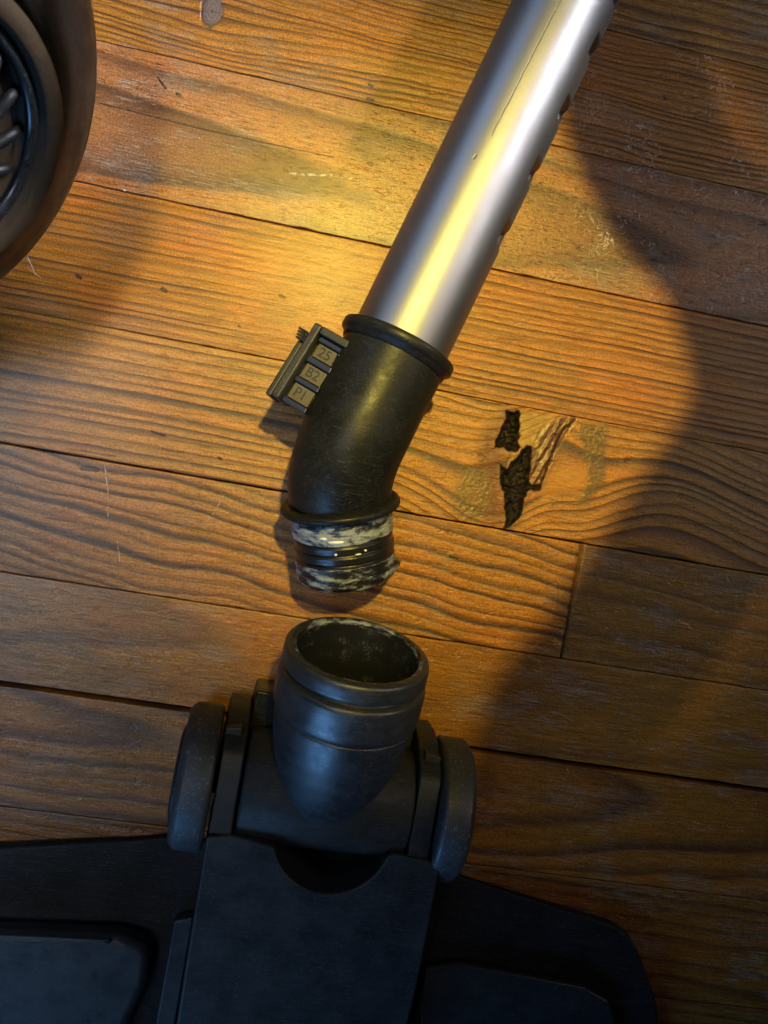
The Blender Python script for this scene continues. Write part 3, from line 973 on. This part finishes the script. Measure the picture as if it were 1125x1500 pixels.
# socket
SEL = math.radians(17)
SD = Vector((0.0, math.cos(SEL), math.sin(SEL)))
RIM = Vector((-7.6, -41.2, 55.0))
SL = 72.0
SO = RIM - SD * SL
outer = [(8, 4.5), (13, 9.2), (19, 13.4), (26, 17.0), (33, 19.6), (40, 21.2), (46, 22.0), (49.5, 22.3), (50.4, 22.35), (50.9, 22.0), (51.4, 22.5), (52.0, 23.0), (54, 23.3), (60, 23.3),
         (62.5, 23.2), (63.4, 22.9), (63.9, 22.2), (64.4, 20.9), (64.9, 20.8), (65.2, 21.6), (65.6, 22.4), (66.3, 22.8), (70.0, 22.7), (71.2, 22.4), (71.8, 21.6), (72.0, 20.7),
         (71.9, 20.0), (71.2, 19.4), (69, 19.0), (60, 18.6), (46, 18.0), (30, 14.5), (22, 8.0), (21, 1.0)]
nprof = []
for (p0, p1) in zip(outer[:-1], outer[1:]):
    m_ = 4 if abs(p1[0] - p0[0]) > 2 else 2
    for j in range(m_):
        t = j / m_
        nprof.append((p0[0] + (p1[0] - p0[0]) * t, p0[1] + (p1[1] - p0[1]) * t))
nprof.append(outer[-1])
inner_i = next(i for i, (s, r) in enumerate(nprof) if s > 71.5 and r < 21.0)
gv = []


def sock_wig(s, t, i):
    g_ = 0.0
    w = 0.0
    q = Vector((math.cos(t) * 2.6, math.sin(t) * 2.6, s * 0.6))
    if i >= inner_i:
        v = 0.46 + 0.75 * mnoise.noise(q) + 0.55 * mnoise.noise(q * 2.9)
        lip = max(0, 1 - abs(s - 71.0) / 2.5)
        rings = 0.35 * max(0, math.sin(s * 1.3 + 2 * mnoise.noise(q))) if s < 68 else 0
        g_ = max(0, min(1, v * (0.42 + 0.6 * lip) + rings * 0.45))
        w = -0.25 * g_ - 0.15 * max(0, math.sin(s * 1.6))
    elif i == inner_i - 1 or i == inner_i - 2:
        g_ = max(0, 0.3 + 0.6 * mnoise.noise(q))
    gv.append(g_)
    return w


vs, fs = lathe(SO, SD, nprof, 200, up=(0, 0, 1), wig=sock_wig)
# the outside up to the lip is one part, the glued inside another
cut = inner_i
n_ = 200
so = build("socket", vs[:(cut + 1) * n_], [f for f in fs[:-2] if max(f) < (cut + 1) * n_] + [tuple(range(n_))], M['socket'], head)
so["label"] = "open round socket on the swivel of the floor head"
iv = vs[cut * n_:]
ifs = [tuple(v - cut * n_ for v in f) for f in fs[:-2] if min(f) >= cut * n_]
ifs.append(tuple(range(len(iv) - n_, len(iv))))
si = build("socket_lining", iv, ifs, M['glue_black'], so)
at = si.data.color_attributes.new("glue", 'FLOAT_COLOR', 'POINT')
arr = np.ones((len(iv), 4), np.float32)
arr[:, 0] = gv[cut * n_:]
arr[:, 1] = arr[:, 2] = 0
at.data.foreach_set('color', arr.ravel())

# ------------------------------------------------------------------ the canister
CS = Vector((-187.5, 98.0, 70.0))
VC = Vector((-135.5, 70.5, 106.0))
VN = (VC - CS).normalized()
can = empty("vacuum_canister", (CS.x, CS.y, 0), "dark rounded vacuum cleaner body with a ribbed round vent", "vacuum cleaner")
prof = [(-70, 2), (-69, 30), (-64, 48), (-52, 64), (-38, 74), (-22, 80.5), (-8, 83), (4, 83), (16, 80.8), (28, 76), (38, 69.5), (46, 62), (52, 54), (55, 48.5), (55.5, 45), (54.5, 43), (50, 41.5), (40, 40)]
pp = [Vector((a_, b_, 0)) for a_, b_ in prof]
build("shell", *lathe(CS, VN, [(q.x, q.y) for q in catmull(pp, 4)], 160, up=(0, 1, 0)), M['shell'], can)
# round vent on its side
v1, v2, vn = frame_of(VN, (0, 1, 0))
VR = 37.5
ringp = [(-34, VR + 1), (-6, VR + 1), (-2, VR + 0.8), (0, VR), (0.6, VR - 1), (0.5, VR - 4.2), (-0.3, VR - 4.8), (-3.2, VR - 5.2), (-3.6, VR - 6.0), (-3.2, VR - 7.4), (-3.8, VR - 8.0), (-7.5, VR - 8.2), (-7.5, 2)]
vent = build("vent_ring", *lathe(VC, VN, ringp, 128, up=(0, 1, 0)), M['grille'], can)
build("vent_inner_ring", *lathe(VC, VN, [(-4.4, VR - 8.2), (-2.6, VR - 8.0), (-2.2, VR - 7.0), (-2.4, VR - 5.6), (-3.6, VR - 5.0), (-4.6, VR - 5.1)], 128, up=(0, 1, 0), close=True), M['gloss'], vent)


def vpt(u, v, h):
    return VC + v1 * u + v2 * v + vn * h



for k in range(18):
    a_ = math.radians(4 - 20.0 * k)
    ex, ey = math.cos(a_), math.sin(a_)
    tx, ty = -(ex * math.cos(0.55) - ey * math.sin(0.55)), -(ex * math.sin(0.55) + ey * math.cos(0.55))
    path, rr = [], []
    for j in range(9):
        t = j / 8
        d = t * 20
        bend = -1.5 * t * t
        # -v1 points to the right of the vent as the camera sees it
        path.append(vpt(-(ex * 28.6 + tx * d + ty * bend), ey * 28.6 + ty * d - tx * bend, -5.6 - 0.8 * t))
        rr.append((1.1 if j == 0 else 1.6) - 0.4 * t)
    build("vent_rib", *sweep(path, rr, 14), M['black'], vent)

# added hose, never in view; its path is bent to shade the boards
hp = catmull([(-172, 92, 118), (-160, 90, 160), (-122, 94, 204), (-102, 130, 214), (-100, 185, 216), (-60, 245, 222), (-5, 268, 222), (28, 236, 210),
              (45, 197, 202), (59, 174, 203), (84, 154, 214), (97, 120, 234), (78, 84, 254), (65, 58, 260), (52, 28, 262), (72, -12, 262), (120, -60, 240), (200, -110, 180), (280, -140, 90), (345, -150, 30)], 26)
hose = empty("shadow_hose", (-172, 92, 0), "added black ribbed hose, out of view, shaped to cast shadows on the boards", "hose")
build("shadow_hose_tube", *sweep(hp, [23.2 + 0.45 * math.cos(i * 1.25) for i in range(len(hp))], 40), M['hose'], hose)
build("shadow_hose_cuff", *lathe((-174, 91, 104), (0.1, 0.02, 1), [(0, 24), (0, 27), (24, 27), (26, 25.5), (26, 22)], 64), M['black'], hose)


# ------------------------------------------------------------------ crumbs on the boards
def crumb(name, x, y, r, mat, label):
    vs = [Vector((x + random.uniform(-1, 1) * r * 0.4, y + random.uniform(-1, 1) * r * 0.3, r * 0.25))]
    vs = []
    for k in range(7):
        al = 2 * math.pi * k / 7
        vs.append(Vector((x + math.cos(al) * r * random.uniform(.7, 1.2), y + math.sin(al) * r * .5 * random.uniform(.7, 1.2), 0.0)))
    for k in range(7):
        al = 2 * math.pi * k / 7
        vs.append(Vector((x + math.cos(al) * r * .5, y + math.sin(al) * r * .3, r * random.uniform(.4, .7))))
    fs = [tuple(range(7))[::-1], tuple(range(7, 14))] + [(k, (k + 1) % 7, 7 + (k + 1) % 7, 7 + k) for k in range(7)]
    o = build(name, vs, fs, mat, loc=(x, y, 0), smooth=False)
    tag(o, label, "crumb")


crumb("crumb", -109.2, 94.9, 0.7, M['crumb_white'], "tiny white crumb on the board seam beside the vacuum cleaner body")
crumb("crumb", -132.0, 86.3, 0.8, M['crumb_blue'], "tiny blue crumb close to the vacuum cleaner body")
